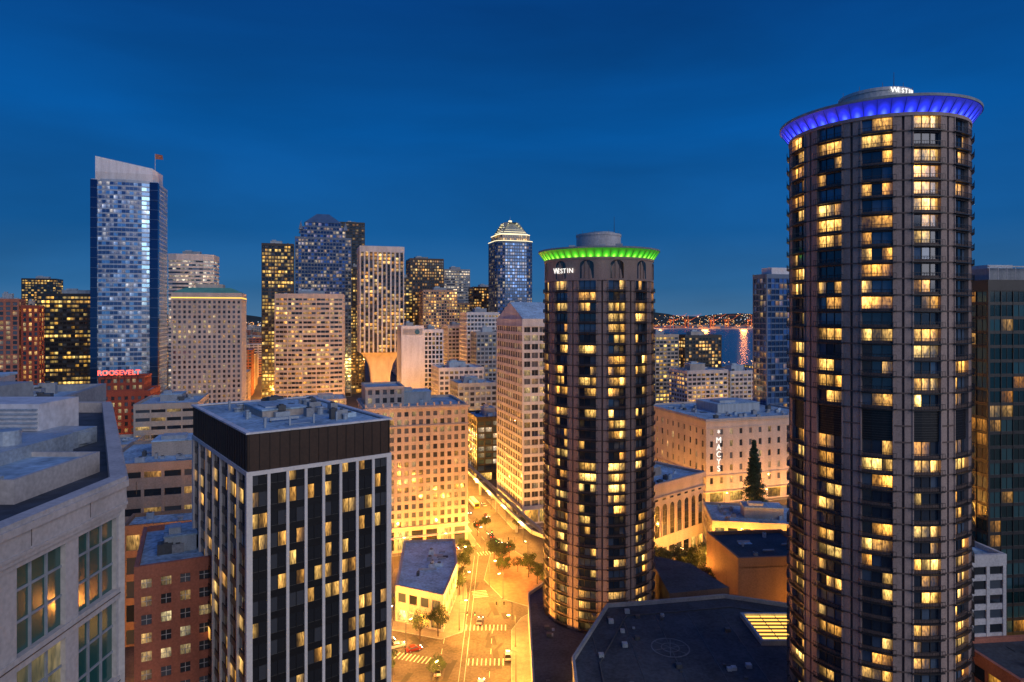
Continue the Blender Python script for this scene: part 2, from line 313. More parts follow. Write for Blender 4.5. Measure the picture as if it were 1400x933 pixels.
def med(b,w,d,h):
    r=rect(15,18,1,9); shell(b,r,h,h+7,3,3.5,1.3,.4,W_cream,W_cream,GlO,fi=3); b.ring(off(r,.6),off(r,-.4),h+7,h+8.2,W_cream); b.poly([(p[0],p[1],h+7.5) for p in r],Rf)
    b.ring(off(rect(w,d),1.1),off(rect(w,d),.3),h-.3,h+.5,W_cream)
    b.ring(off(rect(w,d),.9),off(rect(w,d),.3),h-7.5,h-7,W_cream); b.ring(off(rect(w,d),1.0),off(rect(w,d),.3),9.6,10.3,W_cream)
    for i in range(13):
        x=i*w/12; b.prism([(x-.35,-.6),(x+.35,-.6),(x+.35,0),(x-.35,0)],h+.6,h+2.2,W_cream)
    b.ring(off(rect(w,d),1.9),off(rect(w,d),.3),6.1,6.5,W_white); b.ring(off(rect(w,d),1.95),off(rect(w,d),1.88),6.2,6.4,E_red)
tower('terracotta_office_building',-58,261,41,32,58,fw=2.9,fh=3.45,pw=1.25,sh=.40,pm=W_cream,gm=GlO,pr=.4,sr=.3,tb=1.2,gh=9,extra=med,n=10)
# black tower with white fins
b=MB(); w,d,h=25.5,42,76; r=rect(w,d)
W_fin=wall('fin_white',(.72,.69,.67),.6,.12)
shell(b,r,0,h-6.3,(3.2,6,3.2,6),3.6,.5,.34,W_fin,W_black,GlN,pr=.45,sr=.1,mull=(2,1),mm=W_black,um=2)
b.ring(off(r,.5),r,h-7,h-6.3,W_fin,False)
b.ring(off(r,.25),off(r,-.5),h-6.3,h,W_bronze); b.poly([(p[0],p[1],h-.1) for p in off(r,-.45)],Rf)
b.ring(off(r,.6),off(r,-.35),h,h+.3,W_side)
for e in range(4):
    p,q=r[e],r[(e+1)%4]; L=math.hypot(q[0]-p[0],q[1]-p[1]); dd=((q[0]-p[0])/L,(q[1]-p[1])/L); nb=int(L/1.6)
    for i in range(nb+1): b.obox(p,dd,i*L/nb-.04,i*L/nb+.04,.25,.34,h-6.2,h-.1,W_black,skip=(4,))
clutter(b,rect(w-4,d-6,2,3),h-.1,40,random.Random(3),True,.35)
for i in range(4): b.box(4+i*4.4,4.3+i*4.4,5,5.3,h-.1,h+1.6,HV)
b.obj('black_office_tower',(-44,110,0),math.radians(36.87)); OCC.append((-48,135,26))
# left foreground building
b=MB(); z=86.4
P=[(-19.5,6.95),(-19.5,32.5),(-37,60),(-75,60),(-75,6.95)]
Wc=wall('concrete_pale',(.47,.44,.42),.8,.22,.5,.1)
shell(b,P,.4,z,3.65,4.3,.85,.12,Wc,Wc,GlG,pr=.22,sr=.28,mull=(3,3),mm=W_grey)
b.ring(off(P,.40),off(P,-.3),z,88.0,Wc); b.ring(off(P,.5),off(P,.38),87.5,87.8,Wc); b.ring(off(P,.46),off(P,.38),86.6,86.72,Wc)
for k in range(8): b.box(-19.11,-19.09,7.9+k*3.65,7.93+k*3.65,86.8,87.5,W_dark)
b.poly([(p[0],p[1],87.1) for p in off(P,-.25)],RfD)
for j in range(1,20): b.ring(off(P,.30),off(P,.27),.4+j*4.3+.25,.4+j*4.3+.29,W_dark,False)
rr=random.Random(5)
b.box(-36,-29,41,46,87.0,88.2,HV); b.box(-38,-31.6,44,48,87.0,90.0,W_side)
for i in range(8): b.box(-37.9,-31.7,43.85,43.99,87.5+i*.3,87.6+i*.3,HV)
b.box(-50,-40,46,55,87.0,90.4,W_grey); b.box(-48,-42,47,52,90.4,91.6,HV)
for i in range(6): b.box(-49+i*1.5,-48.1+i*1.5,45.85,45.98,88.2,89.8,W_dark)
b.box(-40,-23.5,31,37,87.05,88.0,Rf); b.ring(rect(16.9,6.4,-40.2,30.8),rect(16.5,6,-40,31),87.05,88.25,Wc)
b.box(-33,-27,34,40.5,87.05,88.7,HV); b.cyl(-28.4,37,.7,88.7,89.5,HV,16); b.cyl(-31,37,.7,88.7,89.5,HV,16)
for i in range(3):
    for j in range(2): b.cyl(-37+i*2.2,33+j*2.2,.6,88.0,88.6,HVd,16); b.box(-37.9+i*2.2,-36.1+i*2.2,32.1+j*2.2,33.9+j*2.2,87.9,88.2,HV)
for i in range(14): b.tube((-46+i*1.6,29,87.1),(-46+i*1.6,29,88.2),.03,.03,HV,4)
b.tube((-46,29,88.2),(-25,29,88.2),.035,.035,HV,5); b.tube((-46,29,87.7),(-25,29,87.7),.03,.03,HV,5)
for i in range(5): b.obox((-44,50.2),(1,-.35),i*3.1,i*3.1+2.9,0,.9,87.3,88.0+.01*i,HV)
for i in range(70):
    x=rr.uniform(-50,-22); y=rr.uniform(24,56)
    if x>-23.5-max(0,y-30)*.66: continue
    s=rr.uniform(.3,1.3); k=rr.random()
    if k<.4: b.box(x,x+s,y,y+s*.8,87.0,87.1+s*.8,rr.choice([HV,HVd,W_grey]))
    elif k<.7: b.cyl(x,y,s*.25,87.0,87.1+s*.7,HV,12); b.cyl(x,y,s*.38,87.1+s*.7,87.3+s*.75,HV,12)
    else: b.box(x,x+s*2,y,y+s*1.4,87.0,87.12+.01*(i%6),rr.choice([Rf,RfW,HVd]))
for i in range(3): b.tube((-44,33+i*.5,88.3),(-24,30+i*.5,88.3),.1,.1,HV,8)
b.obj('concrete_apartment_building',(0,0,0))
tower('rooftop_equipment_building',-83,78,25,20,84,yaw=.3,fw=3,pm=W_grey,gm=GlD,n=40,rm=Rf,gh=0,z0=0)
tower('rooftop_equipment_building',-73,66,14,10,85,yaw=.3,fw=3,pm=W_grey,gm=GlD,n=8,rm=RfD,gh=0,z0=0,pent=False)
tower('pink_brick_building',-73,128,17,26,46,yaw=.45,fw=3.2,fh=3.7,pw=1.6,sh=.45,pm=W_brick2,gm=GlO,mull=(2,2),mm=W_white,n=14)
tower('convention_hall',-128,205,52,40,48,fw=6,fh=6,pw=.9,sh=.62,pm=W_tan,gm=GlD,n=30)
tower('brick_hall',-112,190,28,12,34,fw=5,fh=7,pw=1.2,sh=.3,pm=W_brown,gm=Gl,n=6,pent=False)
def roos(b,w,d,h):
    r=rect(w-7,d-8,3.5,4); shell(b,r,h,h+7,3,3.5,1.3,.4,W_brick,W_brick,GlO,fi=3); b.ring(off(r,.6),off(r,-.4),h+7,h+8,W_brick)
    for i in range(7): b.box(3+i*3,3.2+i*3,3,3.2,h+6,h+12,W_dark)
    b.box(2.5,22.5,3.05,3.15,h+8.2,h+8.4,W_dark)
o=tower('brick_hotel',-212,330,27,24,56,fw=3,fh=3.4,pw=1.5,sh=.4,pm=W_brick,gm=GlO,extra=roos,n=4,pent=False)
text('ROOSEVELT',(12.5,2.7,65),3.6,(math.pi/2,0,0),E_red,'neon_sign',o)
tower('parking_garage',-172,300,26,36,54,fw=6,fh=4,pw=.6,sh=.6,pm=W_beige,gm=GlD)
tower('low_office_building',-190,270,30,26,40,fw=4,pm=W_beige,gm=Gl,n=16); tower('low_office_building',-118,262,30,28,44,fw=4,pm=W_tan,gm=GlO,n=16)
tower('low_office_building',-150,245,24,26,36,fw=4,pm=W_grey,gm=Gl,n=16,rm=RfW)
# department store
def macy(b,w,d,h):
    b.ring(off(rect(w,d),1.0),off(rect(w,d),.4),h-.6,h+.3,W_beige); b.ring(off(rect(w,d),.9),off(rect(w,d),.3),14,14.6,W_beige)
    b.ring(off(rect(w,d),2.4),off(rect(w,d),.3),6.4,6.9,W_beige)
    b.ring(off(rect(w,d),2.3),off(rect(w,d),2.0),6.25,6.38,E_yel)
o=tower('department_store',98,332,70,62,42,fw=5.8,fh=6.4,pw=4.0,sh=.5,pm=W_cream,gm=GlO,pr=.3,sr=.22,tb=4,gh=7,extra=macy,n=70,rm=Rf)
for i,ch in enumerate('*MACYS'): text(ch,(6.8,-.75,34.5-i*3.6),4.2,(math.pi/2,0,0),E_white,'sign_letter',o)
# arched brick building
b=MB(); w,d,h=38,24,30
b.prism(rect(w,d),0,h,W_cream,Rf); b.ring(off(rect(w,d),.8),off(rect(w,d),-.4),h-1,h+1,W_cream); b.ring(off(rect(w,d),.6),off(rect(w,d),-.1),h-5,h-4.4,W_cream)
for f,(p,dd,L) in enumerate([((0,0),(1,0),w),((0,d),(0,-1),d)]):
    nb=int(L/4.6)
    for i in range(nb):
        cx=(i+.5)*L/nb
        def PT(a,bb,z): return (p[0]+dd[0]*a+dd[1]*bb,p[1]+dd[1]*a-dd[0]*bb,z)
        arch=[(cx-1.5,10)]+[(cx+1.5,10)]+[(cx+1.5*math.cos(t),21+1.5*math.sin(t)) for t in [math.pi*k/10 for k in range(11)]]
        b.poly([PT(a,.03,z) for a,z in arch],GlD,[(i+.1+.8*(a-cx+1.5)/3,(z-10)/4.5) for a,z in arch])
        for k in range(10):
            t0,t1=math.pi*k/10,math.pi*(k+1)/10
            q=[(cx+r*math.cos(t),21+r*math.sin(t)) for r,t in ((1.5,t0),(1.95,t0),(1.95,t1),(1.5,t1))]
            b.poly([PT(a,.35,z) for a,z in q],W_cream); b.poly([PT(q[0][0],.35,q[0][1]),PT(q[3][0],.35,q[3][1]),PT(q[3][0],.03,q[3][1]),PT(q[0][0],.03,q[0][1])],W_cream)
        for a0,a1 in ((cx-1.95,cx-1.5),(cx+1.5,cx+1.95)): b.obox(p,dd,a0,a1,0,.35,10,21,W_cream)
        for z in (12.5,15,17.5,20): b.obox(p,dd,cx-1.5,cx+1.5,0,.1,z-.08,z+.08,W_dark)
        b.obox(p,dd,cx-.06,cx+.06,0,.12,10,22.4,W_dark)
        b.poly([PT(cx-1.7,.04,.5),PT(cx+1.7,.04,.5),PT(cx+1.7,.04,5.5),PT(cx-1.7,.04,5.5)],GlShop,[(i,0),(i+1,0),(i+1,1),(i,1)])
        b.poly([PT(cx-1.1,.04,24),PT(cx+1.1,.04,24),PT(cx+1.1,.04,25.2),PT(cx-1.1,.04,25.2)],GlD,[(i+9,0),(i+10,0),(i+10,1),(i+9,1)])
clutter(b,rect(w-2,d-2,1,1),h,12,random.Random(8))
b.obj('arched_window_building',(50,248,0),math.radians(40)); OCC.append((70,270,22))
tower('low_commercial_building',80,262,40,26,13,yaw=-.15,fw=5,fh=4,pw=1.4,sh=.4,pm=W_beige,gm=GlD,n=24,rm=Rf,gh=4.5)
tower('concrete_box_building',70,203,26,24,20,yaw=.1,fw=26,fh=15,pw=1,sh=.97,pm=W_brown,gm=GlD,n=8,rm=RfD,pent=False)
# right-hand mid distance
tower('blue_glass_tower',151,390,26,12,119,fw=3,fh=3.4,pw=.15,sh=.25,pm=W_blue,gm=glass('glass_blue_tower',.2,s=1.4,tint=(.03,.08,.2),metal=.7),n=2,pent=False,extra=lambda b,w,d,h:b.box(5,w-1,2,d-1,h-.1,h+5,W_side))
tower('apartment_building',158,600,38,25,76,fw=3.6,fh=3.2,pw=.8,sh=.35,pm=W_dark,gm=Gl); tower('apartment_building',122,560,22,25,78,fw=3.6,fh=3.2,pw=.6,sh=.4,pm=W_beige,gm=GlY)
tower('apartment_building',128,480,34,25,54,fw=3.6,fh=3.2,pw=.8,sh=.4,pm=W_white,gm=Gl); tower('apartment_building',166,500,30,25,52,fw=3.6,fh=3.2,pw=.8,sh=.4,pm=W_white,gm=GlO)
def gd(b,w,d,h):
    b.box(4,w-6,4,d-6,h-.1,h+4,W_grey); b.box(3,w-12,3,3.4,h+4.2,h+4.5,W_white)
    for i in range(14): b.box(3+i*2.3,3.1+i*2.3,3,3.1,h,h+4.2,W_white)
GlT=glass('glass_dark_teal',.2,(1,.36,.04),(1,.55,.15),1.9,(.008,.035,.04),.3,uc=.3)
tower('dark_glass_tower',110,152,50,40,103,yaw=.12,fw=3.2,fh=3.3,pw=.15,sh=.22,pm=W_dark,gm=GlT,pr=.2,sr=.12,extra=gd,rm=RfD,mull=(2,1))
tower('white_apartment_building',101,145,8,20,42,yaw=.12,fw=3.2,fh=3.3,pw=.8,sh=.4,pm=W_white,gm=GlD,n=3)
tower('podium_building',99,128,60,16,24,yaw=.1,fw=4,fh=4,pw=.6,sh=.3,pm=W_brick2,gm=GlShop,n=34,rm=RfD)
# ---------------------------------------------------------------- hotel towers
def arc(b,a0,a1,r0,r1,z0,z1,mat,n=2,uvm=None):
    for i in range(n):
        s,t=a0+(a1-a0)*i/n,a0+(a1-a0)*(i+1)/n
        p=[(r0*math.cos(s),r0*math.sin(s)),(r1*math.cos(s),r1*math.sin(s)),(r1*math.cos(t),r1*math.sin(t)),(r0*math.cos(t),r0*math.sin(t))]
        sk=[]
        if i>0: sk.append(2)
        if i<n-1: sk.append(4)
        sk.append(5)
        b.hexa([(x,y,z0) for x,y in p]+[(x,y,z1) for x,y in p],mat,skip=sk)
def crownmat(name,c,c2):  # scallops of lamplight painted into the emission, brightest at each bay's foot
    m,nt,p=newmat(name); L=nt.links.new
    uv=N(nt,'ShaderNodeUVMap'); fr=N(nt,'ShaderNodeVectorMath',operation='FRACTION'); L(uv.outputs[0],fr.inputs[0])
    sx=N(nt,'ShaderNodeSeparateXYZ'); L(fr.outputs[0],sx.inputs[0])
    a=N(nt,'ShaderNodeMath',operation='SUBTRACT'); L(sx.outputs[0],a.inputs[0]); a.inputs[1].default_value=.5
    c_=N(nt,'ShaderNodeCombineXYZ'); L(a.outputs[0],c_.inputs[0]); 
    a2=N(nt,'ShaderNodeMath',operation='MULTIPLY'); L(sx.outputs[1],a2.inputs[0]); a2.inputs[1].default_value=.7; L(a2.outputs[0],c_.inputs[1])
    ln=N(nt,'ShaderNodeVectorMath',operation='LENGTH'); L(c_.outputs[0],ln.inputs[0])
    mr=N(nt,'ShaderNodeMapRange'); mr.inputs[2].default_value=.6; mr.inputs[3].default_value=2.2; mr.inputs[4].default_value=.4; L(ln.outputs['Value'],mr.inputs[0])
    mx=N(nt,'ShaderNodeMix',data_type='RGBA'); m2=N(nt,'ShaderNodeMapRange'); m2.inputs[2].default_value=.3; L(ln.outputs['Value'],m2.inputs[0])
    L(m2.outputs[0],mx.inputs[0]); mx.inputs[6].default_value=(*c2,1); mx.inputs[7].default_value=(*c,1)
    L(mx.outputs[2],p.inputs['Emission Color']); L(mr.outputs[0],p.inputs['Emission Strength']); p.inputs['Base Color'].default_value=(.1,.1,.1,1)
    return m
def hotel(cx,cy,r,zb,zt,fh,phase,cm,dark,blank,seed,name='round_hotel_tower'):
    b=MB(); nb=12; st=2*math.pi/nb; wa=.155; rg_=random.Random(seed)
    CH=2.7
    top=zt-CH-(6.5 if blank else .3); nf=int((top-zb)/fh); zb=top-nf*fh
    for i in range(nb):
        a=phase+i*st
        # the curtain wall of each bay: three panes; on each floor the wide room is on one side or spans the middle
        for j in range(nf):
            z0_,z1_=zb+j*fh,zb+(j+1)*fh; mode=rg_.choice((0,0,1,1,2,3))
            for k in range(3):
                s,t=a-wa+2*wa*k/3,a-wa+2*wa*(k+1)/3; rg=r-.55
                base=i*8
                if mode==0: c0,u0,u1=(base,k/2,(k+1)/2) if k<2 else (base+2,0,1)
                elif mode==1: c0,u0,u1=(base+2,0,1) if k==0 else (base,(k-1)/2,k/2)
                elif mode==2: c0,u0,u1=(base+k*2,0,1)
                else: c0,u0,u1=base+4,k/3,(k+1)/3
                b.poly([(rg*math.cos(s),rg*math.sin(s),z0_),(rg*math.cos(t),rg*math.sin(t),z0_),(rg*math.cos(t),rg*math.sin(t),z1_),(rg*math.cos(s),rg*math.sin(s),z1_)],GlH,
                   [(c0+u0*.998+.001,j+.001),(c0+u1*.998+.001,j+.001),(c0+u1*.998+.001,j+.999),(c0+u0*.998+.001,j+.999)])
        for k in (1,2):
            s=a-wa+2*wa*k/3; arc(b,s-.004,s+.004,r-.56,r-.42,zb,top,W_dark,1)
        e=a+wa; g=a+st-wa; m=(e+g)/2
        arc(b,e,m-.014,r-.7,r,0,top,W_hotel,2); arc(b,m+.014,g,r-.7,r,0,top,W_hotel,2); arc(b,m-.014,m+.014,r-.7,r-.35,0,top,W_hotel2,1)
        arc(b,e,e+.014,r-.02,r+.16,0,top,W_hotel,1); arc(b,g-.014,g,r-.02,r+.16,0,top,W_hotel,1)
        for j in range(nf+1):
            z=zb+j*fh
            arc(b,e+.016,g-.016,r-.02,r+.1,z-.14,z+.1,W_hotel2,3)
            if j==nf: continue
            isd=dark and dark[0]<=j<dark[1]
            if isd:
                arc(b,a-wa,a+wa,r-.6,r-.35,z,z+fh,W_black,3)
                for q in range(6): arc(b,a-wa,a+wa,r-.36,r-.25,z+.3+q*.45,z+.42+q*.45,W_dark,3)
                continue
            arc(b,a-wa,a+wa,r-.6,r-.12,z-.35,z+.5,W_hotel2,3)
            arc(b,a-wa-.03,a+wa+.03,r-.05,r+.62,z-.12,z+.05,W_dark,4)
            arc(b,a-wa-.03,a+wa+.03,r+.54,r+.61,z+.92,z+1.0,W_dark,4)
            for q in range(13):
                t=a-wa-.028+(2*wa+.056)*q/12; arc(b,t-.0016,t+.0016,r+.55,r+.6,z+.05,z+.92,W_dark,1)
    if blank:
        b.frustum(circ(0,0,r+.1,72),top,circ(0,0,r+.1,72),zt-CH,W_hotel)
        b.poly([(x,y,top) for x,y in reversed(circ(0,0,r+.1,72))],W_hotel2)
        for i in range(nb):
            a=phase+i*st; rr_=r+.14
            pts=[(a-.12,top+.6),(a+.12,top+.6)]+[(a+.12*math.cos(q),top+4.4+1.3*math.sin(q)) for q in [math.pi*k/8 for k in range(9)]]
            b.poly([(rr_*math.cos(x),rr_*math.sin(x),z) for x,z in pts],GlD)
            for q in (-.04,.04): arc(b,a+q-.003,a+q+.003,r+.1,r+.22,top+.6,top+5.2,W_hotel2,1)
    z=zt-CH
    n=48
    A=circ(0,0,r+.15,n,phase); B=circ(0,0,r+1.85,n,phase)
    for k in range(n):
        k2=(k+1)%n
        b.poly([(*A[k],z),(*A[k2],z),(*B[k2],zt-.4),(*B[k],zt-.4)],cm,[(k,0),(k+1,0),(k+1,1),(k,1)])
        t=phase+2*math.pi*k/n; c,s=math.cos(t),math.sin(t)
        def Q(rr,zz,w): return (rr*c-w*s,rr*s+w*c,zz)
        b.hexa([Q(r+.1,z+.0,-.03),Q(r+.35,z+.1,-.03),Q(r+.35,z+.1,.03),Q(r+.1,z,.03),Q(r+.2,zt-.5,-.03),Q(r+1.8,zt-.5,-.03),Q(r+1.8,zt-.5,.03),Q(r+.2,zt-.5,.03)],W_dark)
    o2=circ(0,0,r+2.0,96); i2=circ(0,0,r+.4,96)
    b.ring(o2,i2,zt-.38,zt+.1,W_grey); b.poly([(x,y,zt-.1) for x,y in i2],RfD)
    b.ring(circ(0,0,r+.25,72),circ(0,0,r-.8,72),z-.6,z,W_hotel)
    b.cyl(0,0,6.6,zt-.15,zt+4.6,W_white,40); b.ring(circ(0,0,6.75,40),circ(0,0,6.3,40),zt+4.5,zt+5.1,W_white); b.cyl(1,1,4,zt+4.5,zt+5.9,HV,24)
    for i in range(10):
        t=i*.63; b.tube((6.5*math.cos(t),6.5*math.sin(t),zt+4.8),(6.5*math.cos(t),6.5*math.sin(t),zt+6),.04,.04,HVd,4)
    b.tube((5,2,zt+4),(5,2,zt+11),.12,.04,HVd,6)
    for i in range(14):
        t=i*.45+.1; x,y=11*math.cos(t),11*math.sin(t); b.box(x,x+1.8,y,y+1.2,zt-.15,zt+.9+.3*(i%3),HV)
    OCC.append((cx,cy,20))
    return b.obj(name,(cx,cy,0))
BLU=crownmat('crown_blue_glow',(.015,.03,1),(.08,.16,1)); GRN=crownmat('crown_green_glow',(.05,.6,.01),(.5,1,.1))
hR=hotel(73.9,134,16,0,135.0,2.95,math.atan2(-134,-73.9)+.02,BLU,(24,26),False,4)
hL=hotel(25.9,197,16,0,114.6,2.95,math.atan2(-197,-25.9)-.2,GRN,None,True,9)
def wsign(par,a,z,rad,size,step):
    for i,ch in enumerate('WESTIN'):
        t=a+(i-2.4)*step; text(ch,(rad*math.cos(t),rad*math.sin(t),z),size*(1.2 if i==0 else 1),(math.pi/2,0,t+math.pi/2),E_white,'sign_letter',par,ext=.05)
wsign(hL,math.atan2(-197,-25.9)-.66,107.6,16.35,1.9,.068)
wsign(hR,math.atan2(-134,-73.9)+.80,138.9,6.95,1.25,.125)
# podium
b=MB()
P1=[(5,150),(24,150),(44,178),(44,214),(10,214),(5,206)]
b.prism(P1,0,8,W_grey,RfD); b.ring(off(P1,.1),off(P1,-.4),7.5,8.9,W_grey)
M=[(13,120),(110,120),(100,150),(86,176),(60,186),(36,181.5),(26,180),(14,152)]
b.prism(M,0,16,W_grey,RfD); b.ring(off(M,.15),off(M,-.5),15.5,17,W_grey)
Q=[(44,184),(62,188),(56,206),(44,214)]
b.prism(Q,0,18,W_hotel2,RfD)
M2=off(M,-6); b.ring(M2,off(M2,-.25),16.02,16.3,HVd)
for k in range(9): b.box(20+k*9,20.15+k*9,124,176 if k<6 else 160,16.02,16.07,HVd)
c=(38,158)
RfM=wall('roof_gravel',(.16,.18,.2),.9,.3,.5,.1,streak=False)
b.ring(circ(*c,4.6,40),circ(*c,4.3,40),16.03,16.08,RfM); b.ring(circ(*c,2.2,30),circ(*c,2.0,30),16.03,16.08,RfM)
for i in range(3):
    t=i*math.pi/3+.3; b.obox((c[0]-4.2*math.cos(t),c[1]-4.2*math.sin(t)),(math.cos(t),math.sin(t)),0,8.4,-.08,.08,16.03,16.06+.003*i,RfM)
for i in range(7):
    y=160+i*1.9
    b.box(61.2,72.8,y+.3,y+1.6,16.3,16.75,E_sky); b.box(61,73,y-.12,y+.2,16.2,17.0,HVd)
for i in range(4): b.box(61.1+i*3.9,61.25+i*3.9,159.8,173,16.25,16.85,HVd)
b.ring(rect(13.4,15,60.3,159),rect(12,13.6,61,159.7),15.95,17.2,HV)
rr=random.Random(9)
for i in range(34):
    x=rr.uniform(20,58); y=rr.uniform(130,176); s=rr.uniform(.4,1.3)
    if math.hypot(x-c[0],y-c[1])>7: b.box(x,x+s,y,y+s,15.95,16+s*.7,rr.choice([HV,HVd,HVd]))
for i in range(16):
    x=rr.uniform(8,26); y=rr.uniform(154,200); s=rr.uniform(.6,1.8); 
    if x+s<12 or y<170: b.box(x,x+s,y,y+s,7.95,8+s*.7,rr.choice([HV,HVd]))
b.obj('hotel_podium')
# small flat-roofed building in the triangle
b=MB(); T=[(-36,206),(-21,199),(-19,224),(-22,248),(-40,246)]
shell(b,T,0,4.2,4,4.2,.6,.15,W_cream,W_cream,GlShop,fi=1); shell(b,T,4.2,9.5,4,5.3,1.2,.4,W_cream,W_cream,GlD)
b.ring(off(T,.45),off(T,-.4),9.5,11.4,W_cream); b.poly([(p[0],p[1],10.7) for p in T],RfW); clutter(b,[(-34,212),(-24,240)],10.7,14,random.Random(2),False)
b.obj('corner_shop_building')
# ---------------------------------------------------------------- distant city mass
b=MB(); rr=random.Random(21)
styles=[(W_beige,Gl),(W_grey,GlO),(W_tan,Gl),(W_brick2,GlO),(W_white,GlO),(W_dark,GlY),(W_cream,Gl)]
c,s=math.cos(GR),math.sin(GR)
def loc2w(u,v): return (c*u-s*v,s*u+c*v)
for iu in range(-34,40):
    for iv in range(5,60):
        u=iu*46+rr.uniform(-3,3); v=iv*52+rr.uniform(-3,3)
        x,y=loc2w(u,v)
        if y<230 or abs(x/y)>.95: continue
        if y<350 and x>-60: continue
        if x>60 and y>1080: continue
        if x>-60 and y>1900: continue
        if x>40 and y<380: continue
        w=rr.uniform(22,34); d=rr.uniform(22,38)
        cx,cy=loc2w(u+w/2,v+d/2)
        cor=False
        for x0,y0,hw in ((-3.5,274,22),(-191,500,16)):
            t=cy-y0; xs=x0-.315*t
            if abs(cx-xs)<hw+w*.5: cor=True
        if cor: continue
        if any(math.hypot(cx-o[0],cy-o[1])<o[2]+max(w,d)*.62 for o in OCC): continue
        t=x/y
        if y<700: h=rr.uniform(12,38)
        elif y<1300: h=rr.uniform(18,62)
        else: h=rr.uniform(12,50)
        if -.3<t<-.15 and 450<y<660: h=rr.uniform(10,20)
        if t>.12: h=rr.uniform(10,30) if y<900 else rr.uniform(8,14)
        if .26<t<.42 and y>480: h=rr.uniform(6,14)
        pm,gm=rr.choice(styles)
        P=[loc2w(u,v),loc2w(u+w,v),loc2w(u+w,v+d),loc2w(u,v+d)]
        big=y>1000
        shell(b,P,0,h,6 if big else 4,3.8,1.4 if big else 1.2,.42,pm,pm,gm,fi=rr.randint(0,30),post=not big)
        b.ring(off(P,.5),off(P,-.4),h,h+1,pm); b.poly([(p[0],p[1],h+.3) for p in P],rr.choice([Rf,Rf,RfD,RfW]))
        if not big:
            q=off(P,-w*.3); b.prism(q,h+.25,h+3,rr.choice([W_grey,HV]))
            for k in range(4):
                a,e=loc2w(u+rr.uniform(2,w-5),v+rr.uniform(2,d-5)); b.box(a,a+2,e,e+1.6,h+.2,h+1.6+.2*k,rr.choice([HV,HVd]))
b.obj('distant_city_blocks')
# ---------------------------------------------------------------- ground, water, hills
def roadmat(name,c,var,sc_=.15):
    return wall(name,c,.75,var,sc_,.08,streak=False)
Asp=roadmat('asphalt',(.078,.07,.062),.55); Side=roadmat('pavement',(.19,.175,.16),.3,.5); Pl=roadmat('plaza_brick',(.22,.12,.08),.4,.6)
Pnt=wall('road_paint',(.6,.58,.54),.6,.4,1.5,0,streak=False)
b=MB(); b.poly([(-9000,-300,0),(9000,-300,0),(9000,16000,0),(-9000,16000,0)],Asp); b.obj('ground')
m,nt,p=newmat('water'); p.inputs['Base Color'].default_value=(.01,.05,.1,1); p.inputs['Roughness'].default_value=.25
nz=N(nt,'ShaderNodeTexNoise'); nz.inputs['Scale'].default_value=.05; nz.inputs['Detail'].default_value=6; tc=N(nt,'ShaderNodeTexCoord'); nt.links.new(tc.outputs['Object'],nz.inputs['Vector'])
bp=N(nt,'ShaderNodeBump'); bp.inputs['Strength'].default_value=.6; bp.inputs['Distance'].default_value=3; nt.links.new(nz.outputs[0],bp.inputs['Height']); nt.links.new(bp.outputs[0],p.inputs['Normal'])
b=MB(); b.poly([(60,1150,.3),(4000,800,.3),(6500,5200,.3),(700,5200,.3),(500,3400,.3),(120,2100,.3)],m); b.obj('harbour_water')
Hm=wall('hill_forest',(.03,.045,.04),1,.4,.01,0,streak=False)
b=MB(); n=90
def hh(x,k): return 60+34*math.sin(x*.0011+k)+16*math.sin(x*.0037+2*k)+8*math.sin(x*.011)
for k,(y,z) in enumerate([(5600,1.0),(8200,1.5)]):
    for i in range(n):
        x0=-8500+i*190; x1=x0+190
        b.poly([(x0,y-400,-1),(x1,y-400,-1),(x1,y,hh(x1,k)*z),(x0,y,hh(x0,k)*z)],Hm); b.poly([(x0,y,hh(x0,k)*z),(x1,y,hh(x1,k)*z),(x1,y+500,-1),(x0,y+500,-1)],Hm)
b.obj('hills')
b=MB(); rr=random.Random(4); LE=[emit('city_light_orange',(1,.36,.06),4),emit('city_light_warm',(1,.58,.2),5),emit('city_light_white',(.9,.95,1),3)]
for i in range(3600):
    if rr.random()<.5:
        y=rr.uniform(1900,5200); x=rr.uniform(-.8,.02)*y; z=rr.uniform(4,16)
    else:
        y=rr.uniform(5210,5590); x=rr.uniform(-.8,.8)*y; z=max(2,(y-5200)/400*hh(x,0))+4
    s=rr.uniform(.9,2.4)*(y/4000)
    b.box(x,x+s,y,y+s,z,z+s,rr.choice(LE))
for i in range(260):   # lamps along the waterfront streets
    y=rr.uniform(620,1200); x=rr.uniform(.2,.46)*y; z=rr.uniform(7,15); s=rr.uniform(.5,.9); b.box(x,x+s,y,y+s,z,z+s,rr.choice(LE[:2]))
b.obj('distant_city_lights')
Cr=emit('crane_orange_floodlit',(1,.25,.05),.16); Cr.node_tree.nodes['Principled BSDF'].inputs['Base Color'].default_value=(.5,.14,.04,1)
cb=MB()
for sx in (0,14):
    for sy in (0,18): cb.tube((sx,sy,0),(sx,sy,55),1.4,1.4,Cr,4)
for sy in (0,18): cb.tube((0,sy,28),(14,sy,28),1,1,Cr,4)
cb.box(-1,15,-20,25,52,55,Cr); cb.tube((7,-20,54),(7,-75,92),1.4,.9,Cr,4); cb.tube((7,0,55),(7,0,82),1.2,.8,Cr,4); cb.tube((7,0,82),(7,-60,82),.5,.5,Cr,4); cb.tube((7,0,82),(7,25,56),.5,.5,Cr,4)
cb.box(3,11,10,22,44,52,Cr)
for i in range(2): cb.box(4,6,-12+i*20,-10+i*20,50,51.5,LE[1])
cm_=cb.mesh('harbour_crane')
for x,y,a in ((1080,4400,1.4),(1190,4450,1.1),(1350,4400,1.6),(1470,4480,.9),(1600,4400,1.2)): place(cm_,'harbour_crane',(x,y,0),a).scale=(1.15,1.15,1.1)
b=MB()
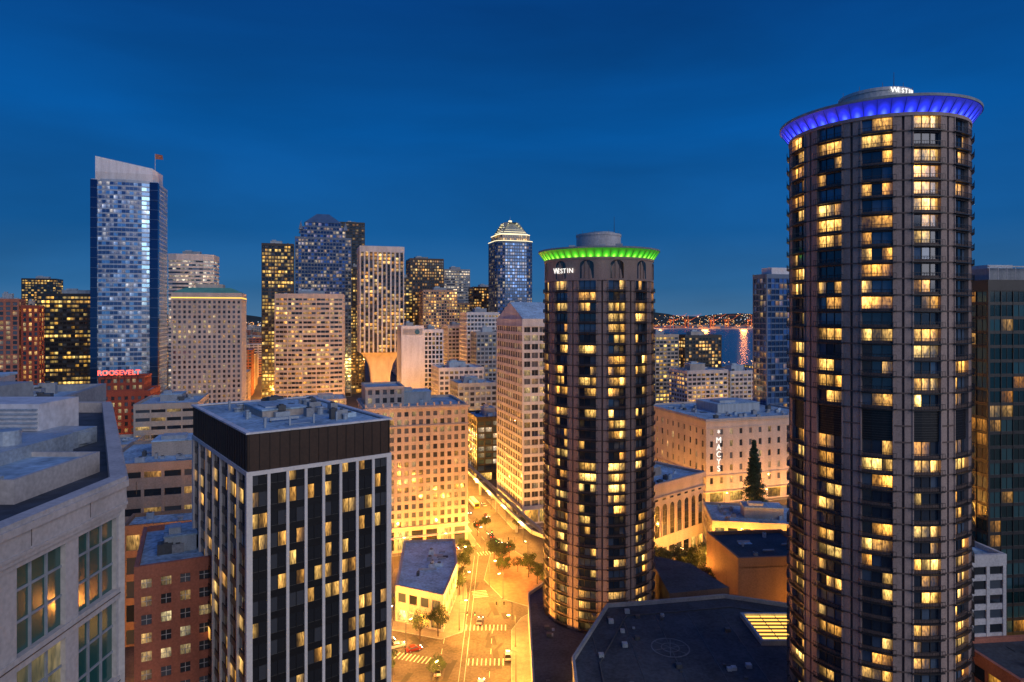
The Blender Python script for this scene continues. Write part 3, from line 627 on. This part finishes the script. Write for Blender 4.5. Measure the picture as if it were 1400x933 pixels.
b.prism([(850,4220),(2400,4220),(2500,5200),(850,5200)],-1,3,W_grey)
for i in range(50):
    x=rr.uniform(900,2300); y=rr.uniform(4300,5100); b.box(x,x+rr.uniform(30,80),y,y+20,2.9,rr.uniform(8,20),rr.choice([W_grey,W_tan,W_brick2]))
for i in range(190):
    x=rr.uniform(870,2350); y=rr.uniform(4240,5150); z=rr.choice([9,14,22,30]); b.tube((x,y,3),(x,y,z),.6,.4,HVd,3); s=rr.uniform(2,4.5); b.box(x-s/2,x+s/2,y-s/2,y+s/2,z,z+s*.6,LE[0] if rr.random()<.75 else LE[1])
port=b.obj('port_terminal')
for x in (950,1250,1500,1800):
    l=bpy.data.lights.new('port_flood','POINT'); l.energy=1.0e6; l.color=(1,.34,.07); l.shadow_soft_size=20; q=bpy.data.objects.new('port_flood',l); sc.collection.objects.link(q); q.location=(x,4260,45); q.parent=port
# ---------------------------------------------------------------- streets
d5=(-math.sin(GR),math.cos(GR))
def slab(name,pts,mat=Side,h=.14):
    b=MB(); b.prism(pts,0.0,h,mat); q=off(pts,.18); b.ring(q,pts,0.0,h-.006,W_grey,False); return b.obj(name)
slab('pavement',[(-64,256),(-17,270),(-14.5,275),(-24,309),(-70,294)])
slab('pavement',[(0.5,294),(45,307),(32,352),(-13,341)])
slab('pavement',[(-44,203),(-21,194.5),(-15,199),(-15.5,225),(-19,256),(-44,248)])
slab('pavement',[(-60,98),(-44,104.5),(-20,122),(-38,178),(-80,150)])
slab('plaza',[(-8.5,264),(-10,238),(-3,222),(9,214),(16,226),(9,252),(1,267)],Pl)
slab('pavement',[(0,150),(5,150),(5,207),(10,216),(3,208),(0,200)])
slab('pavement',[(40,238),(56,240),(88,266),(72,288),(40,262)])
slab('pavement',[(74,258),(128,250),(132,294),(80,292)])
slab('pavement',[(84,324),(180,354),(160,412),(66,384)])
b=MB(); z=.006
def stripe(p,d,L,w,z=.006,m=None): 
    n=(d[1],-d[0]); b.poly([(p[0]-n[0]*w/2,p[1]-n[1]*w/2,z),(p[0]-n[0]*w/2+d[0]*L,p[1]-n[1]*w/2+d[1]*L,z),(p[0]+n[0]*w/2+d[0]*L,p[1]+n[1]*w/2+d[1]*L,z),(p[0]+n[0]*w/2,p[1]+n[1]*w/2,z)][::-1],m or Pnt)
for i in range(16): stripe((-6.5-.29*(i*9)+0,262+i*9),d5,4.5,.14)
for i in range(16): stripe((-10.3-.29*(i*9),262+i*9),d5,4.5,.14)
def cross(p,d,n,L=3.6):
    m_=(d[1],-d[0])
    for i in range(n): stripe((p[0]+m_[0]*i*1.2,p[1]+m_[1]*i*1.2),d,L,.32)
cross((-14,200),(0,1),11); cross((-13,262),d5,8); cross((-34,184),(.3,.95),10); cross((-12,180),(0,1),9); cross((-14,228),(1,.2),5,5)
for xx in (-13.9,-12.4):
    b.poly([(xx-.06,160,.010),(xx+.06,160,.010),(xx+.06-1,262,.010),(xx-.06-1,262,.010)],HV)
for i in range(7): stripe((-20,162+i*6),(0,1),3,.14); stripe((-6,162+i*6),(0,1),3,.14)
Ap=roadmat('asphalt_patch',(.04,.038,.036),.3,.6); rq=random.Random(8)
for i in range(40):
    stripe((rq.uniform(-32,0),rq.uniform(162,255)),(rq.gauss(0,.3),1),rq.uniform(2,14),rq.uniform(.2,1.8),.0035+.00004*i,Ap)
b.obj('road_markings')
# monorail
b=MB(); pts=[]
for y in range(560,270,-10): pts.append((7-.315*(y-274),y))
pts+=[(10,266),(17,258),(27,251),(38,246),(52,241)]
for k in range(len(pts)-1):
    p,q=pts[k],pts[k+1]; L=math.hypot(q[0]-p[0],q[1]-p[1]); d=((q[0]-p[0])/L,(q[1]-p[1])/L)
    for o_ in (-2,2): b.obox(p,d,-.06,L+.06,o_-.45,o_+.45,7.6+(k%2)*.003,9.1+(k%2)*.003,W_grey)
    if k%3==0:
        b.obox(p,d,-.5,.5,-2.6,2.6,6.6,7.6,W_grey); b.obox(p,d,-.45,.45,-.5,.5,0,6.7,W_grey)
b.obj('monorail_track')
# ---------------------------------------------------------------- street lamps
LC=(1,.385,.05)
lb=MB(); lb.cyl(0,0,.13,0,9,HVd,8,.08); lb.cyl(0,0,.25,0,.5,HVd,8); lb.tube((0,0,8.9),(1.9,0,9.4),.06,.05,HVd); lb.box(1.6,2.5,-.17,.17,9.33,9.5,HVd); lb.box(1.65,2.45,-.17,.17,9.1,9.33,E_warm)
lme=lb.mesh('street_lamp')
lights={}
def lamp(x,y,a=0,P=9000):
    o=place(lme,'street_lamp',(x,y,0),a)
    if P not in lights:
        l=bpy.data.lights.new('lamp_light','POINT'); l.energy=P*(2.7 if P>=11000 and P<20000 else 2.1); l.color=LC; l.shadow_soft_size=.35; lights[P]=l
    q=bpy.data.objects.new('lamp_light',lights[P]); sc.collection.objects.link(q); q.parent=o; q.location=(2.05,0,8.9)
for i in range(10):
    y=268+i*24; lamp(-16.5-.315*(y-274),y,GR,12000); lamp(8.5-.315*(y+8-274)-3,y+8,GR+math.pi,12000)
for x,y,a,P in ((-16,200,0,11000),(-16.5,222,0,11000),(-19.5,246,0,11000),(-38,196,0,9000),(1,170,math.pi,11000),(1,190,math.pi,11000),(-8,232,0,11000),(6,250,2,9000),(-3,222,4,9000),(-30,186,1,9000),(-20,163,1,11000),(-36,165,0,9000),
    (12,214,1.7,9000),(-44,256,0,9000),(-28,262,-.5,9000),(48,238,-1,9000),(62,246,-1,9000),(76,256,-1,9000),(90,250,1,9000),(112,248,1.5,9000),(72,236,2,9000),(84,318,-1.3,9000),(104,322,-1.3,9000),(126,329,-1.3,9000),(148,335,-1.3,9000),(76,345,3,9000),(70,300,0,9000),(60,228,0,9000),(100,238,0,9000),
    (-80,118,0,6000),(-86,145,0,9000),(-62,152,0,9000),(-90,175,0,9000),(-60,185,0,9000),(-75,215,0,9000),(-95,240,0,9000),(-135,235,0,9000),(-160,290,0,9000),(-195,312,0,9000),(-215,320,0,9000),(-88,300,0,9000),(-60,318,0,9000),(-30,345,0,9000),(95,200,0,9000),(108,140,0,9000),(112,122,0,6000)):
    lamp(x,y,a,P)
for i in range(14):
    y=450+i*60; lamp(-191-.315*(y-500)+(-6 if i%2 else 6),y,0,60000)
for x,y in ((-140,612),(-112,622),(-125,600),(-96,640)): lamp(x,y,0,45000)  # lamps added around the pedestal tower in place of uplights
for i in range(30):  # extra strong lamps scattered at random, added to warm the distant facades
    rr=random.Random(i+50); y=rr.uniform(400,1100); x=rr.uniform(-.6,.35)*y
    lamp(x,y,0,30000)
# ---------------------------------------------------------------- vehicles
def carmesh(col,van=False):
    b=MB(); m=newmat('car_paint')[0]; p=m.node_tree.nodes['Principled BSDF']; p.inputs['Base Color'].default_value=(*col,1); p.inputs['Roughness'].default_value=.25; p.inputs['Coat Weight'].default_value=.6
    hgt=1.95 if van else 1.42; hood=.98 if van else .82
    prof=[(-2.25,.32),(-2.28,.75),(-2.1,.92),(-1.3 if not van else -2.05,.98),(1.0 if not van else 1.5,.98),(2.0,hood-.05),(2.25,.62),(2.25,.32)]
    def ext(pr,w0,w1,mat):
        n=len(pr); A=[(x,-w0,z) for x,z in pr]; B=[(x,w0,z) for x,z in pr]
        for i in range(n): j=(i+1)%n; b.poly([A[i],A[j],B[j],B[i]][::-1],mat)
        b.poly(A,mat); b.poly(B[::-1],mat)
    ext(prof[::-1],.88,.88,m)
    if van: base=[(-2.1,.97),(1.55,.97)]; top=[(-2.0,hgt),(.75,hgt)]
    else: base=[(-1.75,.97),(1.15,.97)]; top=[(-1.15,hgt),(.35,hgt)]
    w0,w1=.84,.66
    q=[(base[0][0],-w0,.97),(base[1][0],-w0,.97),(base[1][0],w0,.97),(base[0][0],w0,.97),(top[0][0],-w1,hgt-.05),(top[1][0],-w1,hgt-.05),(top[1][0],w1,hgt-.05),(top[0][0],w1,hgt-.05)]
    b.hexa(q,W_black); b.hexa([(x*1.02,y*1.03,hgt-.05) for x,y,z in q[4:]]+[(x*.95,y*.95,hgt) for x,y,z in q[4:]],m)
    for xm in (-.35,.6 if van else -.3): b.obox((xm,0),(0,1),-w0-.005,w0+.005,-.04,.04,.97,1.0,m)
    for x in (-1.4,1.4):
        for y in (-.86,.86):
            b.tube((x,y-.1,.33),(x,y+.1,.33),.33,.33,W_black,14); b.tube((x,y-.11 if y<0 else y+.1,.33),(x,y-.12 if y<0 else y+.12,.33),.2,.2,HV,10)
    for y in (-.65,.65):
        b.box(2.2,2.28,y-.17,y+.17,.62,.76,E_head); b.box(-2.3,-2.24,y-.17,y+.17,.68,.82,E_tail)
    b.box(2.1,2.3,-.85,.85,.3,.45,W_dark); b.box(-2.32,-2.1,-.85,.85,.3,.45,W_dark)
    for y in (-.95,.95): b.box(.75,.9,y-.08,y+.08,.95,1.08,m)
    return b.mesh('car')
cars=[carmesh(c) for c in ((.6,.6,.58),(.04,.04,.05),(.25,.03,.02),(.2,.22,.25))]; van=carmesh((.6,.6,.6),True)
place(van,'van',(-1.2,184,0),math.radians(92))
for i,(x,y,a) in enumerate([(-33,190,.5),(-36.5,192.5,.55),(-28,188,.5),(-10,205,1.5),(-20,176,1.7),(-9,284,GR+1.57),(-16,300,GR+1.57),(-21,318,GR-1.57),(-14,330,GR+1.57),(-27,345,GR-1.57),(66,245,.7),(58,233,.7),(100,244,.1),(120,318,.3),(-24,268,.3),(-52,259,.3),(-8,170,1.55),(92,316,.3),
    (-8,268,GR-1.57),(-2,272,GR+1.57),(-20.5,292,GR+1.57),(-22.5,299,GR+1.57),(-12,312,GR-1.57),(-24,338,GR+1.57),(-33,360,GR-1.57),(-30,352,GR+1.57),(-36,372,GR+1.57),(-5.5,277,GR-1.57)]):
    place(cars[i%4],'car',(x,y,.0),a)
b=MB(); b.box(-6,6,-1.25,1.25,.4,3.1,wall('bus_paint',(.5,.4,.08),.4)); b.box(-5.8,5.8,-1.27,1.27,1.4,2.4,emit('bus_windows',(1,.8,.5),1.5)); b.box(5.99,6.03,-1.1,1.1,1.2,2.7,W_black); b.box(-5.7,5.5,-1.1,1.1,3.1,3.3,W_white)
for x in (-3.8,3.8):
    for y in (-1.2,1.2): b.tube((x,y-.13,.5),(x,y+.13,.5),.5,.5,W_black,14)
for i in range(9): b.box(-5.2+i*1.3,-5.1+i*1.3,-1.29,1.29,1.38,2.42,W_dark)
b.obj('bus',(-19,330,0),GR-1.57)
tb=MB(); tb.cyl(0,0,.1,0,6,HVd,8); tb.tube((0,0,5.8),(5,0,6),.07,.05,HVd)
for x in (2.5,4.8):
    tb.box(x-.18,x+.18,-.15,.15,5.1,6.2,W_black); tb.box(x-.09,x+.09,-.2,-.14,5.2,5.4,E_grn); tb.box(x-.09,x+.09,-.2,-.14,5.5,5.7,W_dark); tb.box(x-.09,x+.09,-.2,-.14,5.85,6.05,W_dark)
tm=tb.mesh('traffic_signal')
for x,y,a in ((-16,199,0),(0,206,math.pi),(-11,262,GR),(1,266,GR+3.1),(-13,273,GR)): place(tm,'traffic_signal',(x,y,0),a)
# ---------------------------------------------------------------- trees
def leafmat(n,c):
    m,nt,p=newmat(n); oi=N(nt,'ShaderNodeTexNoise'); oi.inputs['Scale'].default_value=.8; tc=N(nt,'ShaderNodeTexCoord'); nt.links.new(tc.outputs['Object'],oi.inputs['Vector'])
    mr=N(nt,'ShaderNodeMapRange'); mr.inputs[1].default_value=.3; mr.inputs[2].default_value=.7; mr.inputs[3].default_value=.4; mr.inputs[4].default_value=1.5; nt.links.new(oi.outputs[0],mr.inputs[0])
    v=N(nt,'ShaderNodeVectorMath',operation='SCALE'); v.inputs[0].default_value=c; nt.links.new(mr.outputs[0],v.inputs['Scale']); nt.links.new(v.outputs[0],p.inputs['Base Color']); p.inputs['Roughness'].default_value=.7
    return m
LF=leafmat('foliage',(.035,.06,.02)); LFc=leafmat('foliage_conifer',(.025,.06,.03)); Bk=wall('bark',(.08,.055,.04),.9)
def leaf(b,p,s,rng,m):
    u=Vector((rng.gauss(0,1),rng.gauss(0,1),rng.gauss(0,1))).normalized(); w=u.orthogonal().normalized()*s*.6; u=u*s
    p=Vector(p); b.poly([tuple(p-u*.5),tuple(p+w*.5),tuple(p+u*.5),tuple(p-w*.5)],m)
def treemesh(seed,h=9,r=3.2):
    rng=random.Random(seed); b=MB(); b.tube((0,0,0),(.1,.1,h*.4),.2,.13,Bk,7)
    cl=[]
    for i in range(7):
        t=i*2*math.pi/7+rng.uniform(-.3,.3); e=(math.cos(t)*r*.6*rng.uniform(.6,1),math.sin(t)*r*.6*rng.uniform(.6,1),h*rng.uniform(.55,.85)); b.tube((.1,.1,h*rng.uniform(.3,.42)),e,.09,.03,Bk,5); cl.append(e)
    for i in range(18):
        t=rng.uniform(0,6.28); q=rng.random()**.5; cl.append((math.cos(t)*q*r*.85,math.sin(t)*q*r*.85,h*.63+rng.uniform(-1,1)*h*.3*math.sqrt(max(.05,1-q*q))))
    for cc in cl:
        cr=r*rng.uniform(.22,.42)
        for k in range(70):
            v=Vector((rng.gauss(0,1),rng.gauss(0,1),rng.gauss(0,.8))).normalized()*cr*rng.uniform(.5,1.1); leaf(b,(cc[0]+v.x,cc[1]+v.y,cc[2]+v.z),rng.uniform(.3,.6),rng,LF)
    return b.mesh('street_tree')
tms=[treemesh(i) for i in range(4)]
tp=[(-19,262,.9),(-17,256,.8),(-18,240,1),(-17.5,232,.9),(-18,225,.8),(-7,258,1),(-5,250,1.1),(-3,240,.9),(2,245,.7),(6,240,1),(9,234,1),(12,226,.9),(-22,196,1),(-27,193,1.1),(-40,206,1),(-20,173,.8),(-33,172,1),
    (-1,258,.8),(52,236,1.5),(57,232,1.6),(50,227,1.5),(63,238,1.4),(67,233,1.5),(60,226,1.6),(72,241,1.4),(55,244,1.3),(80,248,1.2),(73,228,1.3),(66,222,1.3),(86,252,1.1),(90,316,1),(140,322,1.1),(150,328,1),(-68,116,1.5),(-73,112,1.4),(-78,118,1.4),(-27,285,1),(-15,285,.8),(-12,292,.8),(3,290,.9)]
for i,(x,y,s) in enumerate(tp):
    o=place(tms[i%4],'street_tree',(x,y,0),i*1.3); o.scale=(s,s,s*(.9+.2*((i*7)%5)/5))
rng=random.Random(77); b=MB(); b.tube((0,0,0),(0,0,35),.55,.05,Bk,8)
for k in range(62):
    z=2.5+k*.53; rad=(36.5-z)/34*7.4*rng.uniform(.65,1.15)
    for j in range(11):
        t=rng.uniform(0,6.28); e=(math.cos(t)*rad,math.sin(t)*rad,z-rad*.25); b.tube((0,0,z),e,.06,.02,Bk,3)
        for q in range(22):
            f=rng.uniform(.15,1.05); leaf(b,(e[0]*f+rng.gauss(0,.3),e[1]*f+rng.gauss(0,.3),z+(e[2]-z)*f+rng.gauss(0,.25)),rng.uniform(.5,.95),rng,LFc)
b.obj('conifer_tree',(117,318,0))
# ---------------------------------------------------------------- sky
w=bpy.data.worlds.new('World'); sc.world=w; w.use_nodes=True; nt=w.node_tree; nt.nodes.clear(); L=nt.links.new
out=N(nt,'ShaderNodeOutputWorld'); bg=N(nt,'ShaderNodeBackground'); L(bg.outputs[0],out.inputs[0])
tc=N(nt,'ShaderNodeTexCoord'); sp=N(nt,'ShaderNodeSeparateXYZ'); L(tc.outputs['Generated'],sp.inputs[0])
cr=N(nt,'ShaderNodeValToRGB'); L(sp.outputs[2],cr.inputs[0]); e=cr.color_ramp.elements
e[0].position=0; e[0].color=(.06,.17,.33,1); e[1].position=1; e[1].color=(.001,.07,.33,1)
for p_,c_ in ((.04,(.024,.125,.30,1)),(.12,(.006,.09,.28,1)),(.26,(.001,.085,.32,1)),(.42,(.001,.055,.24,1))):
    q=cr.color_ramp.elements.new(p_); q.color=c_
mp=N(nt,'ShaderNodeMapping'); mp.inputs['Scale'].default_value=(1.0,1.4,4.6); mp.inputs['Rotation'].default_value=(.16,.14,0); L(tc.outputs['Generated'],mp.inputs[0])
nz=N(nt,'ShaderNodeTexNoise'); nz.inputs['Scale'].default_value=1.3; nz.inputs['Detail'].default_value=8; nz.inputs['Roughness'].default_value=.5; nz.inputs['Distortion'].default_value=.3; L(mp.outputs[0],nz.inputs['Vector'])
mr=N(nt,'ShaderNodeMapRange'); mr.inputs[1].default_value=.36; mr.inputs[2].default_value=.68; mr.inputs[3].default_value=.78; mr.inputs[4].default_value=1.16; L(nz.outputs[0],mr.inputs[0])
vs=N(nt,'ShaderNodeVectorMath',operation='SCALE'); L(cr.outputs[0],vs.inputs[0]); L(mr.outputs[0],vs.inputs['Scale'])
sk=N(nt,'ShaderNodeTexSky'); sk.sky_type='NISHITA'; sk.sun_disc=False; sk.sun_elevation=math.radians(-3); sk.sun_rotation=math.radians(120)
s2=N(nt,'ShaderNodeVectorMath',operation='SCALE'); L(sk.outputs[0],s2.inputs[0]); s2.inputs['Scale'].default_value=.02
av=N(nt,'ShaderNodeVectorMath',operation='ADD'); L(vs.outputs[0],av.inputs[0]); L(s2.outputs[0],av.inputs[1]); L(av.outputs[0],bg.inputs[0]); bg.inputs[1].default_value=1
sl=bpy.data.lights.new('afterglow_fill','SUN'); sl.energy=1.15; sl.angle=math.radians(50); sl.color=(1,.91,.88)  # wide soft fill added to stand in for the dusk afterglow
so=bpy.data.objects.new('afterglow_fill',sl); sc.collection.objects.link(so); so.rotation_euler=(math.radians(64),0,math.radians(42))
# ---------------------------------------------------------------- camera
cd=bpy.data.cameras.new('camera'); co=bpy.data.objects.new('camera',cd); sc.collection.objects.link(co); sc.camera=co
co.location=(0,0,H); co.rotation_euler=(math.pi/2,0,0); cd.sensor_width=36; cd.lens=23.14; cd.shift_y=-.026; cd.clip_end=40000; cd.clip_start=.5
sc.view_settings.view_transform='Standard'; sc.view_settings.look='None'; sc.view_settings.exposure=0
